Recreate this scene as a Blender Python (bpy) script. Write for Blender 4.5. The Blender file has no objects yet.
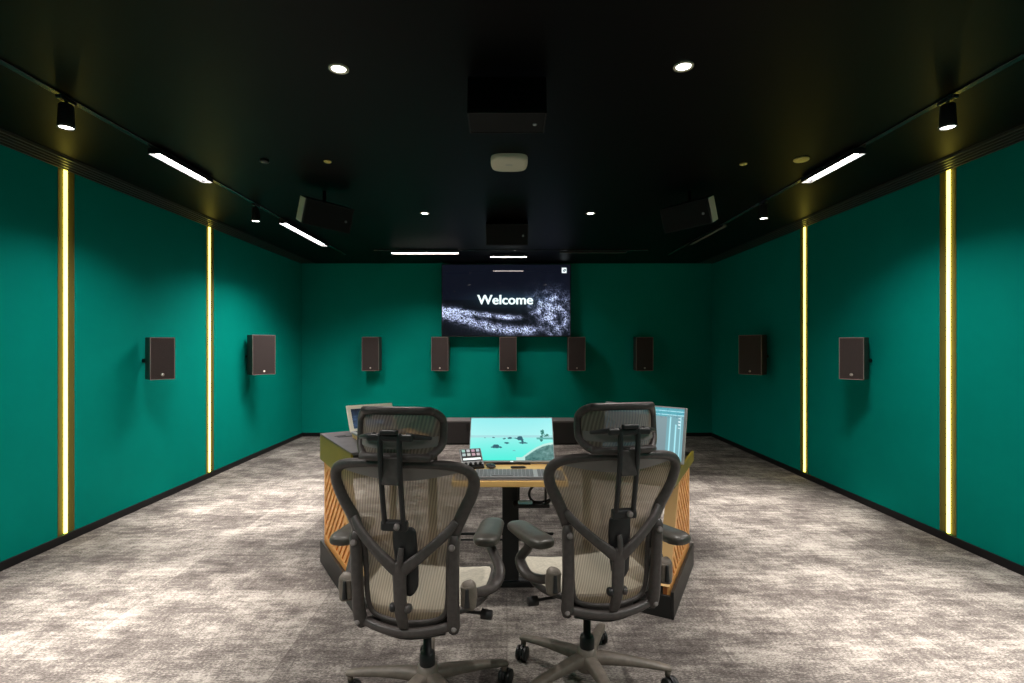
import bpy, bmesh, math, random
from mathutils import Vector, Matrix, noise

R = math.radians
C = bpy.context.scene.collection
random.seed(7)

# ------------------------------------------------------------------ materials
def mat(name, col, rough=0.5, metal=0.0, spec=0.5, emit=None, strength=0.0):
    m = bpy.data.materials.new(name)
    m.use_nodes = True
    b = m.node_tree.nodes['Principled BSDF']
    b.inputs['Base Color'].default_value = (*col, 1)
    b.inputs['Roughness'].default_value = rough
    b.inputs['Metallic'].default_value = metal
    b.inputs['Specular IOR Level'].default_value = spec
    if emit:
        b.inputs['Emission Color'].default_value = (*emit, 1)
        b.inputs['Emission Strength'].default_value = strength
    return m

def nodes(m):
    return m.node_tree.nodes, m.node_tree.links, m.node_tree.nodes['Principled BSDF']

def noisy(m, c1, c2, scale=(1, 1, 1), ns=5.0, detail=6, lo=0.35, hi=0.65, bump=0.0, bdist=0.002, coord='Object'):
    n, l, b = nodes(m)
    tc = n.new('ShaderNodeTexCoord'); mp = n.new('ShaderNodeMapping')
    mp.inputs['Scale'].default_value = scale
    tx = n.new('ShaderNodeTexNoise'); tx.inputs['Scale'].default_value = ns; tx.inputs['Detail'].default_value = detail
    cr = n.new('ShaderNodeValToRGB')
    cr.color_ramp.elements[0].position = lo; cr.color_ramp.elements[0].color = (*c1, 1)
    cr.color_ramp.elements[1].position = hi; cr.color_ramp.elements[1].color = (*c2, 1)
    l.new(tc.outputs[coord], mp.inputs[0]); l.new(mp.outputs[0], tx.inputs[0])
    l.new(tx.outputs['Fac'], cr.inputs[0]); l.new(cr.outputs[0], b.inputs['Base Color'])
    if bump:
        bp = n.new('ShaderNodeBump'); bp.inputs['Strength'].default_value = bump; bp.inputs['Distance'].default_value = bdist
        l.new(tx.outputs['Fac'], bp.inputs['Height']); l.new(bp.outputs[0], b.inputs['Normal'])
    return m

M = {}
M['wall'] = noisy(mat('green_wall_paint', (0, .2, .15), .7, spec=.04), (0.000, .235, .184), (0.000, .25, .197), ns=3)
M['ceiling'] = noisy(mat('black_ceiling_paint', (.006, .006, .006), .45, spec=.09), (.0011, .0011, .0011), (.0015, .0015, .0014), ns=8)
M['black'] = mat('satin_black_metal', (.010, .010, .010), .4, spec=.4)
M['track'] = mat('gloss_black_track', (.02, .02, .02), .25, spec=.6)
M['grille'] = mat('black_air_grille', (.03, .03, .028), .35)
M['base'] = mat('black_skirting', (.008, .007, .008), .5, spec=.3)
M['plinth'] = mat('black_laminate', (.012, .0115, .011), .45)
M['desktop_dark'] = noisy(mat('dark_grey_laminate', (.09, .085, .09), .5), (.085, .08, .085), (.11, .10, .105), ns=12)
M['olive'] = noisy(mat('olive_head_side', (.12, .10, .01), .45), (.150, .118, .004), (.20, .155, .006), ns=4)  # olive base colour for the console head sides
M['oak'] = noisy(mat('oak_edge', (.7, .4, .12), .45), (.80, .47, .15), (.92, .58, .22), scale=(2, 30, 30), ns=2)
M['slat'] = noisy(mat('orange_oak_slats', (.7, .3, .08), .5), (.78, .34, .095), (.92, .46, .15), scale=(3, 3, 25), ns=2)
M['slat_back'] = mat('dark_oak_recess', (.30, .09, .02), .6)
M['oaklight'] = mat('pale_oak_edge', (.85, .52, .22), .5)
M['pad'] = noisy(mat('brown_grey_desk_pad', (.13, .11, .10), .7), (.12, .10, .09), (.16, .135, .12), ns=30)
M['frame'] = noisy(mat('graphite_plastic', (.05, .047, .047), .42), (.062, .051, .049), (.082, .069, .065), ns=60, bump=.05, bdist=.0006)
M['frame_dk'] = mat('dark_graphite_plastic', (.022, .021, .022), .45)
M['band'] = mat('grey_back_membrane', (.23, .20, .19), .6)
M['chair_base'] = noisy(mat('warm_grey_nylon', (.10, .088, .075), .45), (.15, .125, .102), (.20, .165, .135), ns=40)
M['armpad'] = noisy(mat('soft_charcoal_arm_pad', (.035, .034, .030), .38), (.055, .050, .043), (.075, .068, .057), ns=30)
M['seat'] = noisy(mat('pale_grey_seat_mesh', (.40, .37, .32), .7), (.50, .46, .38), (.62, .57, .47), ns=80, bump=.2, bdist=.001)
M['chrome'] = mat('chrome', (.6, .58, .55), .2, metal=1)
M['speaker'] = noisy(mat('speaker_cabinet_brown_black', (.035, .022, .02), .5), (.030, .019, .018), (.040, .026, .024), ns=60)
M['spk_grille'] = noisy(mat('speaker_grille_cloth', (.03, .02, .018), .8), (.022, .014, .013), (.040, .025, .023), ns=260, detail=2, bump=.3, bdist=.001)
M['spk_edge'] = mat('speaker_edge_grey', (.20, .155, .145), .4)
M['badge'] = mat('speaker_badge', (.45, .38, .34), .3, metal=.6)
M['white'] = mat('off_white_plastic', (.62, .57, .44), .5)
M['lit_end'] = mat('painted_lit_end', (.85, .78, .68), .5)  # lamp light on the speaker ends, put into a pale colour
M['spk_black'] = mat('black_speaker_paint', (.0012, .0012, .0012), .5, spec=.2)
M['spk_rim'] = mat('black_speaker_rim', (.007, .007, .007), .4, spec=.3)
M['cream'] = mat('cream_bezel', (.74, .70, .56), .45)
M['silver'] = mat('silver_grey_plastic', (.34, .34, .35), .4)
M['keys'] = mat('grey_key_caps', (.20, .20, .21), .5)
M['cab_top'] = mat('grey_cabinet_top', (.16, .14, .14), .5)
M['cab'] = mat('dark_brown_cabinet_front', (.022, .016, .016), .6)
M['cable'] = mat('black_rubber_cable', (.012, .012, .012), .5)
M['adapter'] = mat('pale_blue_adapter', (.35, .62, .72), .35)
M['yellow_disc'] = mat('yellow_cap_plastic', (.75, .60, .16), .5)

LIN = 14.0
M['lin'] = mat('linear_diffuser', (.9, .9, .9), .5, emit=(1, .95, .93), strength=LIN)
M['lin_back'] = mat('warm_linear_diffuser', (.9, .9, .9), .5, emit=(1, .88, .80), strength=40)
M['led'] = mat('yellow_led_diffuser', (.9, .9, .7), .5, emit=(1, .82, .11), strength=6)
M['halo_channel'] = mat('led_halo_wings', (.11, .092, .010), .7)  # glow and spill beside the strip, put into a yellow colour
M['lens'] = mat('lamp_lens', (.9, .9, .9), .4, emit=(1, .98, .92), strength=9)
M['led_small'] = mat('key_backlight', (.8, .8, .8), .4, emit=(.75, .9, .9), strength=.75)

# mesh fabric: real weave stripes with see-through gaps
def mesh_fabric(name, c1, c2, opa_lo, opa_hi, stripes):
    m = mat(name, c1, .75)
    n, l, b = nodes(m)
    tc = n.new('ShaderNodeTexCoord'); mp = n.new('ShaderNodeMapping')
    mp.inputs['Rotation'].default_value = (0, R(-12), 0)
    wv = n.new('ShaderNodeTexWave'); wv.wave_type = 'BANDS'; wv.bands_direction = 'X'
    wv.inputs['Scale'].default_value = stripes; wv.inputs['Distortion'].default_value = .6; wv.inputs['Detail'].default_value = 1
    wv.inputs['Detail Scale'].default_value = 1.0
    l.new(tc.outputs['Object'], mp.inputs[0]); l.new(mp.outputs[0], wv.inputs[0])
    mx = n.new('ShaderNodeMix'); mx.data_type = 'RGBA'
    mx.inputs['A'].default_value = (*c1, 1); mx.inputs['B'].default_value = (*c2, 1)
    l.new(wv.outputs['Fac'], mx.inputs['Factor']); l.new(mx.outputs['Result'], b.inputs['Base Color'])
    mr = n.new('ShaderNodeMapRange'); mr.inputs['To Min'].default_value = opa_lo; mr.inputs['To Max'].default_value = opa_hi
    l.new(wv.outputs['Fac'], mr.inputs['Value']); l.new(mr.outputs[0], b.inputs['Alpha'])
    return m
M['mesh'] = mesh_fabric('woven_back_mesh', (.34, .245, .16), (.58, .435, .295), .62, .76, 34)
M['mesh_head'] = mesh_fabric('woven_headrest_mesh', (.15, .115, .09), (.27, .205, .16), .84, .97, 30)

# carpet
def carpet():
    m = mat('carpet_tiles', (.3, .27, .25), .95, spec=.1)
    n, l, b = nodes(m)
    def math_(op, a, c=None, clamp=False):
        k = n.new('ShaderNodeMath'); k.operation = op; k.use_clamp = clamp
        for i, v in enumerate((a, c)):
            if v is None: continue
            if isinstance(v, (int, float)): k.inputs[i].default_value = v
            else: l.new(v, k.inputs[i])
        return k.outputs[0]
    tc = n.new('ShaderNodeTexCoord')
    def nz(scale, ns, detail, rough=.6):
        mp = n.new('ShaderNodeMapping'); mp.inputs['Scale'].default_value = scale
        t = n.new('ShaderNodeTexNoise'); t.inputs['Scale'].default_value = ns
        t.inputs['Detail'].default_value = detail; t.inputs['Roughness'].default_value = rough
        l.new(tc.outputs['Object'], mp.inputs[0]); l.new(mp.outputs[0], t.inputs[0])
        return t.outputs['Fac']
    big = nz((1, 1.5, 1), 2.6, 5, .65)
    hx = nz((2.2, 9, 1), 3.0, 6, .7)
    hy = nz((10, 2.0, 1), 3.0, 5, .7)
    fine = nz((1, 2.0, 1), 75, 3, .8)
    # tile to tile tone
    sx = n.new('ShaderNodeSeparateXYZ'); l.new(tc.outputs['Object'], sx.inputs[0])
    fx = math_('FLOOR', math_('MULTIPLY', sx.outputs[0], 1 / .5)); fy = math_('FLOOR', math_('MULTIPLY', sx.outputs[1], 1 / .5))
    cb = n.new('ShaderNodeCombineXYZ'); l.new(fx, cb.inputs[0]); l.new(fy, cb.inputs[1])
    wn = n.new('ShaderNodeTexWhiteNoise'); l.new(cb.outputs[0], wn.inputs[0])
    s = math_('ADD', math_('MULTIPLY', big, 1.1), math_('MULTIPLY', hx, .85))
    s = math_('ADD', s, math_('MULTIPLY', hy, .45))
    s = math_('ADD', s, math_('MULTIPLY', fine, 1.25))
    s = math_('ADD', s, math_('MULTIPLY', wn.outputs['Value'], .12))
    v = n.new('ShaderNodeMapRange'); v.inputs['From Min'].default_value = 1.56; v.inputs['From Max'].default_value = 2.16
    l.new(s, v.inputs['Value'])
    cr = n.new('ShaderNodeValToRGB')
    e = cr.color_ramp.elements
    e[0].position = .0; e[0].color = (.055, .046, .043, 1)
    e[1].position = 1.; e[1].color = (.37, .335, .30, 1)
    q = e.new(.5); q.color = (.138, .120, .110, 1)
    l.new(v.outputs[0], cr.inputs[0])
    # seams
    def seam(o):
        f = math_('FRACT', math_('MULTIPLY', o, 1 / .5))
        return math_('MAXIMUM', math_('LESS_THAN', f, .006), math_('GREATER_THAN', f, .994))
    sm = math_('MAXIMUM', seam(sx.outputs[0]), seam(sx.outputs[1]))
    mx = n.new('ShaderNodeMix'); mx.data_type = 'RGBA'; mx.inputs['B'].default_value = (.10, .085, .078, 1)
    l.new(math_('MULTIPLY', sm, .45), mx.inputs['Factor']); l.new(cr.outputs[0], mx.inputs['A'])
    l.new(mx.outputs['Result'], b.inputs['Base Color'])
    bp = n.new('ShaderNodeBump'); bp.inputs['Strength'].default_value = .35; bp.inputs['Distance'].default_value = .004
    l.new(fine, bp.inputs['Height']); l.new(bp.outputs[0], b.inputs['Normal'])
    return m
M['carpet'] = carpet()

# painted screen: picture content of a display, from a colour attribute
def screen_mat(name, strength, rough=.15, base=.004, gloss=.5):
    m = mat(name, (base, base, base), rough, spec=gloss)
    n, l, b = nodes(m)
    a = n.new('ShaderNodeAttribute'); a.attribute_name = 'screen_colour'
    l.new(a.outputs['Color'], b.inputs['Emission Color'])
    b.inputs['Emission Strength'].default_value = strength
    return m
M['tv_screen'] = screen_mat('television_picture', 1.35, .04)
M['lcd'] = screen_mat('monitor_picture', 1.0, .3, gloss=.3)

# ------------------------------------------------------------------ mesh building
class MB:
    def __init__(s): s.bm = bmesh.new(); s.T = Matrix.Identity(4)
    def _add(s, verts, faces, smooth):
        vs = [s.bm.verts.new(s.T @ Vector(v)) for v in verts]
        for f in faces:
            try:
                fc = s.bm.faces.new([vs[i] for i in f]); fc.smooth = smooth
            except ValueError: pass
        return vs
    def box(s, c, size, bevel=0.0, rot=None, seg=2):
        t = bmesh.new(); bmesh.ops.create_cube(t, size=1)
        bmesh.ops.scale(t, vec=size, verts=t.verts)
        if bevel: bmesh.ops.bevel(t, geom=t.edges[:], offset=bevel, segments=seg, affect='EDGES', profile=.5)
        mm = Matrix.Translation(c) @ (rot.to_4x4() if rot else Matrix.Identity(4))
        t.verts.index_update()
        vs = [mm @ v.co for v in t.verts]; fs = [[v.index for v in f.verts] for f in t.faces]
        t.free(); s._add(vs, fs, False); return s
    def prism(s, poly, z0, z1, axis='z'):
        # poly (a,b) extruded; axis z: (x,y); axis y: (x,z); axis x: (y,z)
        def P(a, b, t):
            return (a, b, t) if axis == 'z' else ((a, t, b) if axis == 'y' else (t, a, b))
        n = len(poly)
        vs = [P(a, b, z0) for a, b in poly] + [P(a, b, z1) for a, b in poly]
        fs = [list(range(n)), list(range(2 * n - 1, n - 1, -1))] + [[i, (i + 1) % n, n + (i + 1) % n, n + i] for i in range(n)]
        s._add(vs, fs, False); return s
    def lathe(s, prof, c=(0, 0, 0), seg=28, axis=(0, 0, 1)):
        q = Vector((0, 0, 1)).rotation_difference(Vector(axis))
        vs = []; fs = []; n = len(prof)
        for i in range(seg):
            a = 2 * math.pi * i / seg
            for r, z in prof: vs.append(Vector(c) + q @ Vector((r * math.cos(a), r * math.sin(a), z)))
        for i in range(seg):
            j = (i + 1) % seg
            for k in range(n - 1): fs.append([i * n + k, j * n + k, j * n + k + 1, i * n + k + 1])
        fs.append([i * n for i in range(seg)][::-1]); fs.append([i * n + n - 1 for i in range(seg)])
        s._add(vs, fs, seg > 8); return s
    def tube(s, pts, rad, up=(0, 1, 0), seg=10, closed=False, sub=6, power=2.0):
        # rad per point: r or (across, along_up)
        pts = [Vector(p) for p in pts]
        if not isinstance(rad, (list,)): rad = [rad] * len(pts)
        rad = [(r, r) if not isinstance(r, tuple) else r for r in rad]
        P, Q = smooth_path(pts, rad, sub, closed)
        n = len(P); vs = []; fs = []; up = Vector(up)
        for i in range(n):
            a = P[(i + 1) % n] if (closed or i < n - 1) else P[i]
            b_ = P[i - 1] if (closed or i > 0) else P[i]
            t = (a - b_).normalized()
            x = t.cross(up)
            if x.length < 1e-4: x = t.cross(Vector((0.01, .02, 1)))
            x.normalize(); u = x.cross(t).normalized()
            for k in range(seg):
                an = 2 * math.pi * k / seg
                ca, sa = math.cos(an), math.sin(an)
                ca = math.copysign(abs(ca) ** (2 / power), ca); sa = math.copysign(abs(sa) ** (2 / power), sa)
                vs.append(P[i] + x * ca * Q[i][0] + u * sa * Q[i][1])
        m = n if closed else n - 1
        for i in range(m):
            j = (i + 1) % n
            for k in range(seg):
                l = (k + 1) % seg
                fs.append([i * seg + k, i * seg + l, j * seg + l, j * seg + k])
        if not closed:
            fs.append(list(range(seg))[::-1]); fs.append([(n - 1) * seg + k for k in range(seg)])
        s._add(vs, fs, True); return s
    def fan(s, loop, centre, rings, place):
        vs = [place(*centre)]; n = len(loop)
        for r in range(1, rings + 1):
            t = r / rings
            for x, z in loop: vs.append(place(centre[0] + (x - centre[0]) * t, centre[1] + (z - centre[1]) * t))
        fs = [[0, 1 + i, 1 + (i + 1) % n] for i in range(n)]
        for r in range(rings - 1):
            a = 1 + r * n; b_ = a + n
            for i in range(n):
                j = (i + 1) % n; fs.append([a + i, b_ + i, b_ + j, a + j])
        s._add(vs, fs, True); return s
    def grid(s, nx, ny, f):
        vs = [f(i / nx, j / ny) for j in range(ny + 1) for i in range(nx + 1)]
        fs = [[j * (nx + 1) + i, j * (nx + 1) + i + 1, (j + 1) * (nx + 1) + i + 1, (j + 1) * (nx + 1) + i] for j in range(ny) for i in range(nx)]
        s._add(vs, fs, True); return s
    def build(s, name, material, parent=None, loc=None, rot=None):
        bmesh.ops.recalc_face_normals(s.bm, faces=s.bm.faces)
        me = bpy.data.meshes.new(name); s.bm.to_mesh(me); s.bm.free()
        me.materials.append(material)
        o = bpy.data.objects.new(name, me); C.objects.link(o)
        if parent is not None: o.parent = parent
        if loc is not None: o.location = loc
        if rot is not None: o.rotation_euler = rot
        return o

def smooth_path(pts, rad, sub, closed):
    n = len(pts)
    if n < 3 and not closed: 
        return pts, rad
    P = []; Q = []
    rng = n if closed else n - 1
    for i in range(rng):
        if closed: i0, i1, i2, i3 = (i - 1) % n, i, (i + 1) % n, (i + 2) % n
        else: i0, i1, i2, i3 = max(i - 1, 0), i, i + 1, min(i + 2, n - 1)
        for k in range(sub):
            t = k / sub
            def cr(a, b, c, d): return .5 * ((2 * b) + (c - a) * t + (2 * a - 5 * b + 4 * c - d) * t * t + (3 * b - a - 3 * c + d) * t ** 3)
            P.append(cr(pts[i0], pts[i1], pts[i2], pts[i3]))
            Q.append(tuple(rad[i1][q] * (1 - t) + rad[i2][q] * t for q in (0, 1)))
    if not closed: P.append(pts[-1]); Q.append(rad[-1])
    return P, Q

def tag(o, label=None, cat=None, group=None, kind=None):
    if label: o['label'] = label
    if cat: o['category'] = cat
    if group: o['group'] = group
    if kind: o['kind'] = kind
    return o
def thing(name, label, cat, loc=(0, 0, 0), rot=(0, 0, 0), group=None):
    o = bpy.data.objects.new(name, None); C.objects.link(o)
    o.location = loc; o.rotation_euler = rot
    return tag(o, label, cat, group)
def struct(o): o['kind'] = 'structure'; return o
def kids(o): return [c for c in C.objects if c.parent == o]
def dup(o, parent=None):
    ch = kids(o)
    c = o.copy(); C.objects.link(c); c.parent = parent
    for k in ch: dup(k, c)
    return c
def copy_thing(o, loc, rot, label, group=None, scale=None):
    c = dup(o); c.location = loc; c.rotation_euler = rot
    if scale: c.scale = scale
    c['label'] = label
    if group: c['group'] = group
    return c

def srgb(r, g, b):
    f = lambda v: ((v / 255 + .055) / 1.055) ** 2.4 if v / 255 > .04045 else v / 255 / 12.92
    return (f(r), f(g), f(b))
def screen(name, w, h, nx, ny, fn, material, parent, y=0.0, z0=0.0):
    """flat display, x right, z up, facing -y, fn(u, v) -> sRGB 0-255 with v from the top"""
    vs = []; cols = []
    for j in range(ny + 1):
        for i in range(nx + 1):
            u, v = i / nx, j / ny
            vs.append(((u - .5) * w, y, z0 + h * (1 - v))); cols.append((*srgb(*fn(u, v)), 1))
    fs = [(j * (nx + 1) + i, (j + 1) * (nx + 1) + i, (j + 1) * (nx + 1) + i + 1, j * (nx + 1) + i + 1) for j in range(ny) for i in range(nx)]
    me = bpy.data.meshes.new(name); me.from_pydata(vs, [], fs)
    at = me.color_attributes.new('screen_colour', 'FLOAT_COLOR', 'POINT')
    for k, c in enumerate(cols): at.data[k].color = c
    me.materials.append(material)
    o = bpy.data.objects.new(name, me); C.objects.link(o); o.parent = parent
    return o

# ------------------------------------------------------------------ room
W = 3.14; H = 2.65; YB = -1.7; YF = 8.05
GROOVES = (3.74, 5.55)
struct(MB().box((0, (YB + YF) / 2, -.05), (2 * W + .6, YF - YB + .4, .1)).build('floor', M['carpet']))
struct(MB().box((0, (YB + YF) / 2, H + .05), (2 * W + .6, YF - YB + .4, .1)).build('ceiling', M['ceiling']))
struct(MB().box((0, YF + .1, H / 2), (2 * W + .6, .2, H)).build('wall_front', M['wall']))
struct(MB().box((0, YB - .1, H / 2), (2 * W + .6, .2, H)).build('wall_back', M['wall']))
GW = .078; GD = .014; GF = .02
for s, nm in ((-1, 'left'), (1, 'right')):
    poly = [(s * (W + .15), YB)]
    poly.append((s * W, YB))
    for g in GROOVES:
        poly += [(s * W, g - GW), (s * (W + GD), g - GF), (s * (W + GD), g + GF), (s * W, g + GW)]
    poly += [(s * W, YF), (s * (W + .15), YF)]
    struct(MB().prism(poly, 0, H).build('wall_' + nm, M['wall']))
    # skirting in one run below the grooves
    struct(MB().box((s * (W - .006), (YB + YF) / 2, .028), (.012, YF - YB, .056), .002).build('baseboard_' + nm, M['base']))
struct(MB().box((0, YF - .006, .028), (2 * W - .024, .012, .056), .002).build('baseboard_front', M['base']))
struct(MB().box((0, YB + .006, .028), (2 * W - .024, .012, .056), .002).build('baseboard_back', M['base']))

# LED strips in the grooves
side_name = {-1: 'left-hand', 1: 'right-hand'}
for s in (-1, 1):
    for gi, g in enumerate(GROOVES):
        lab = ('glowing vertical yellow strip on the %s wall, %s' %
               ('left' if s < 0 else 'right', 'closer to the chairs' if gi == 0 else 'closer to the far wall with the television'))
        t = thing('led_strip', lab, 'light strip', (s * W, g, 0.058), group='vertical yellow light strips')
        # lining of the groove, its yellow wings paint the strip's halo
        e = .0015
        poly = [(s * .0, -GW + .012), (s * (GD - e * 2), -GF + .004), (s * (GD - e * 2), GF - .004), (s * 0, GW - .012),
                (s * .0, GW - .007), (s * (GD - e), GF), (s * (GD - e), -GF), (s * 0, -GW + .007)]
        MB().prism(poly, 0, H - .06).build('halo_channel', M['halo_channel'], t)
        MB().box((s * .005, 0, (H - .06) / 2), (.012, .025, H - .064), .003).build('diffuser', M['led'], t)

# ribbed air slot grilles on the ceiling along both side walls
for s in (-1, 1):
    t = thing('air_grille', 'long ribbed black slot grille in ceiling along the %s wall' % ('left' if s < 0 else 'right'), 'air grille',
              (s * 3.02, 3.2, H), group='ceiling slot grilles')
    MB().box((0, 0, -.002), (.23, 9.5, .004)).build('backing', M['base'], t)
    for k in range(5):
        MB().box(((k - 2) * .045, 0, -.009), (.016, 9.5, .016), .003).build('slat', M['grille'], t)

# lighting tracks
for s in (-1, 1):
    t = thing('lighting_track', 'long slim black lighting track on the ceiling near the %s wall' % ('left' if s < 0 else 'right'), 'lighting track',
              (s * 2.22, 3.2, H), group='side lighting tracks')
    MB().box((0, 0, -.005), (.036, 8.0, .0098), .002).build('rail', M['track'], t)
t = thing('lighting_track', 'slim black lighting track across the ceiling in front of the television', 'lighting track', (0, 6.9, H))
MB().box((.05, 0, -.005), (3.6, .03, .0098), .002).build('rail', M['track'], t)

def linear(x, y, L, label, material, along='y', z=H - .03, w=.036, deep=0.0, added_lip=False, watts=0.0, spread=128):
    t = thing('linear_light', label, 'linear light', (x, y, z), (0, 0, 0 if along == 'y' else R(90)), 'linear ceiling lights')
    hz = .018
    mb = MB()
    hh = .022 + deep
    for q in (-1, 1):
        mb.box((q * (w / 2 + .002), 0, .011 - hh / 2), (.004, L, hh))
        if deep: mb.box((0, q * (L / 2 - .002), .011 - hh / 2), (w, .004, hh))
    if added_lip: mb.box((w / 2 + .002, 0, -.016), (.004, L, .022))  # added light shield on the wall side, darkens wall top and screen reflection
    mb.box((0, 0, .010), (w + .008, L, .004))
    mb.build('housing', M['track'], t)
    if watts:
        d = bpy.data.lights.new('linear_light_tube', 'AREA'); d.shape = 'RECTANGLE'; d.size = w - .006; d.size_y = L - .02
        d.energy = watts; d.spread = R(spread); d.color = (1, .95, .92) if along == 'y' else (1, .90, .84)
        lo = bpy.data.objects.new('linear_light_tube', d); C.objects.link(lo)
        lo.location = (x, y, z + (-.0045 if deep else -.0135)); lo.rotation_euler = (0, 0, 0 if along == 'y' else R(90))
    MB().box((0, 0, .002 if deep else -.003), (w - .002, L - .01, .010 if deep else .018), .002).build('diffuser', material, t)
    return t
M['unlit'] = mat('unlit_diffuser', (.16, .15, .12), .4)
linear(-2.22, 3.60, .60, 'short bright white linear ceiling light beside left near spotlight', M['lin'], watts=26, w=.070, deep=.014, z=H - .022)
linear(-2.22, 5.80, 1.22, 'long bright white linear ceiling light further along the left side', M['lin'], watts=50, w=.070, deep=.014, z=H - .022)
linear(2.22, 3.60, .60, 'bright white linear ceiling light above the right side wall speakers', M['lin'], watts=26, w=.070, deep=.014, z=H - .022)
linear(2.22, 5.85, 1.0, 'unlit slim linear ceiling light behind the right angled ceiling speaker', M['unlit'])
linear(-1.08, 6.90, .88, 'warm linear ceiling light left of television top', M['lin_back'], along='x', z=H - .03, added_lip=True, watts=24, spread=136)
linear(.02, 7.22, .50, 'short warm linear ceiling light directly over television centre', M['lin_back'], along='x', z=H - .028, watts=9, spread=136)
linear(1.13, 6.90, .88, 'unlit slim linear ceiling light right of television top', M['unlit'], along='x')
# the same fittings continue behind the camera
linear(-2.22, .9, 1.22, 'bright linear ceiling light on the left track behind the viewpoint', M['lin'], watts=52, w=.070, deep=.014, z=H - .022)
linear(2.22, .9, 1.22, 'bright linear ceiling light on the right track behind the viewpoint', M['lin'], watts=52, w=.070, deep=.014, z=H - .022)

def spot_lamp(name, loc, power, size, blend, tgt, radius=.03, col=(1, .95, .88)):
    d = bpy.data.lights.new(name, 'SPOT'); d.energy = power; d.spot_size = R(size); d.spot_blend = blend
    d.shadow_soft_size = radius; d.color = col
    o = bpy.data.objects.new(name, d); C.objects.link(o); o.location = loc
    o.rotation_euler = (Vector(tgt) - Vector(loc)).to_track_quat('-Z', 'Y').to_euler()
    return o
def track_spot(x, y, label, tilt):
    t = thing('track_spotlight', label, 'spotlight', (x, y, H), group='cylindrical track spotlights')
    MB().box((0, 0, -.028), (.03, .10, .02), .004).build('track_adapter', M['track'], t)
    MB().tube([(0, 0, -.036), (0, 0, -.07)], .008, up=(1, 0, 0)).build('stem', M['track'], t)
    rot = (tilt, 0, 0)
    MB().lathe([(.0, 0), (.028, 0), (.032, -.004), (.036, -.10), (.038, -.118), (.034, -.118), (.032, -.100), (0, -.10)], (0, 0, -.05)).build('body', M['speaker_can'], t)
    MB().lathe([(.0, -.101), (.031, -.101), (.031, -.113), (0, -.116)], (0, 0, -.05)).build('lens', M['lens'], t)
M['speaker_can'] = mat('dark_metal_can', (.05, .048, .045), .3, metal=.6)
SPOTS = [(-2.2, 2.62, 'cylindrical black track spotlight above the left nearer light strip'), (-2.2, 4.6, 'small track spotlight between the two lit linear lights on the left'),
         (2.2, 2.62, 'cylindrical black track spotlight above the right nearer light strip'), (2.2, 4.5, 'small track spotlight above the right farther light strip')]
for x, y, lab in SPOTS: track_spot(x, y, lab, 0)
SP = 690
for x, y in ((-2.2, 2.62), (-2.2, 4.6), (2.2, 2.62), (2.2, 4.5)):
    sx = -1 if x < 0 else 1
    spot_lamp('spotlight_beam', (x, y, H - .175), SP, 54, 1.0, (x - sx * .12, y, 0))

def downlight(x, y, label, r=.045, lit=True, cone=84):
    t = thing('recessed_downlight', label, 'downlight', (x, y, H), group='recessed downlights')
    MB().lathe([(r * .75, -.001), (r, -.001), (r, -.006), (r * .8, -.008), (r * .72, -.003)], seg=32).build('trim_ring', M['white'], t)
    MB().lathe([(0, -.001), (r * .72, -.001), (r * .70, -.004), (0, -.004)], seg=32).build('lens', M['lens'], t)
    if lit: spot_lamp('downlight_beam', (x, y, H - .02), lit, cone, .9, (x, y, 0))
DL = 85
downlight(-.76, 2.37, 'round lit ceiling downlight above the left chair', lit=DL)
downlight(.79, 2.35, 'round lit ceiling downlight above the right chair', lit=DL)
downlight(-.78, 4.97, 'small lit ceiling downlight between desk and television, over the left row', r=.045, lit=14, cone=62)
downlight(.79, 4.97, 'small lit ceiling downlight between desk and television, over the right row', r=.045, lit=14, cone=62)

downlight(-.78, -.25, 'recessed ceiling downlight behind the viewpoint, over the left row', lit=115, cone=120)
downlight(.78, -.25, 'recessed ceiling downlight behind the viewpoint, over the right row', lit=115, cone=120)
# ceiling bits
t = thing('wireless_access_point', 'off-white rounded square wireless access point on the black ceiling', 'access point', (0.015, 3.56, H))
mb = MB(); pl = []
for k in range(40):
    a = 2 * math.pi * k / 40; ca, sa = math.cos(a), math.sin(a)
    pl.append((.125 * math.copysign(abs(ca) ** .55, ca), .14 * math.copysign(abs(sa) ** .55, sa)))
n = len(pl); vs = []; fs = []
for q, (sc_, z) in enumerate(((1, 0), (1, -.018), (.96, -.03), (.85, -.036))):
    vs += [(a * sc_, b * sc_, z) for a, b in pl]
for q in range(3): fs += [[q * n + i, q * n + (i + 1) % n, (q + 1) * n + (i + 1) % n, (q + 1) * n + i] for i in range(n)]
fs.append([3 * n + i for i in range(n)]); mb._add(vs, fs, False); mb.build('housing', M['white'], t)
MB().box((0, -.02, -.0368), (.045, .008, .0012)).build('logo', M['silver'], t)
t = thing('smoke_detector', 'flat round yellowish smoke detector on ceiling beside the right linear light', 'smoke detector', (1.98, 3.53, H))
MB().lathe([(0, 0), (.05, 0), (.05, -.006), (.042, -.012), (0, -.013)]).build('cover', M['yellow_disc'], t)
t = thing('sprinkler_head', 'tiny pale sprinkler cap on the ceiling left of the access point', 'sprinkler', (-1.22, 3.57, H), group='ceiling sprinkler caps')
MB().lathe([(0, 0), (.026, 0), (.026, -.005), (.02, -.009), (0, -.01)]).build('cap', M['yellow_disc'], t)
copy_thing(t, (1.63, 3.62, H), (0, 0, 0), 'tiny pale sprinkler cap on the ceiling right of the access point')
t = thing('occupancy_sensor', 'small dark sensor on ceiling near the left linear light', 'sensor', (-1.64, 3.55, H))
MB().lathe([(0, 0), (.03, 0), (.03, -.012), (.02, -.02), (0, -.02)]).build('body', M['grille'], t)

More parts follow.
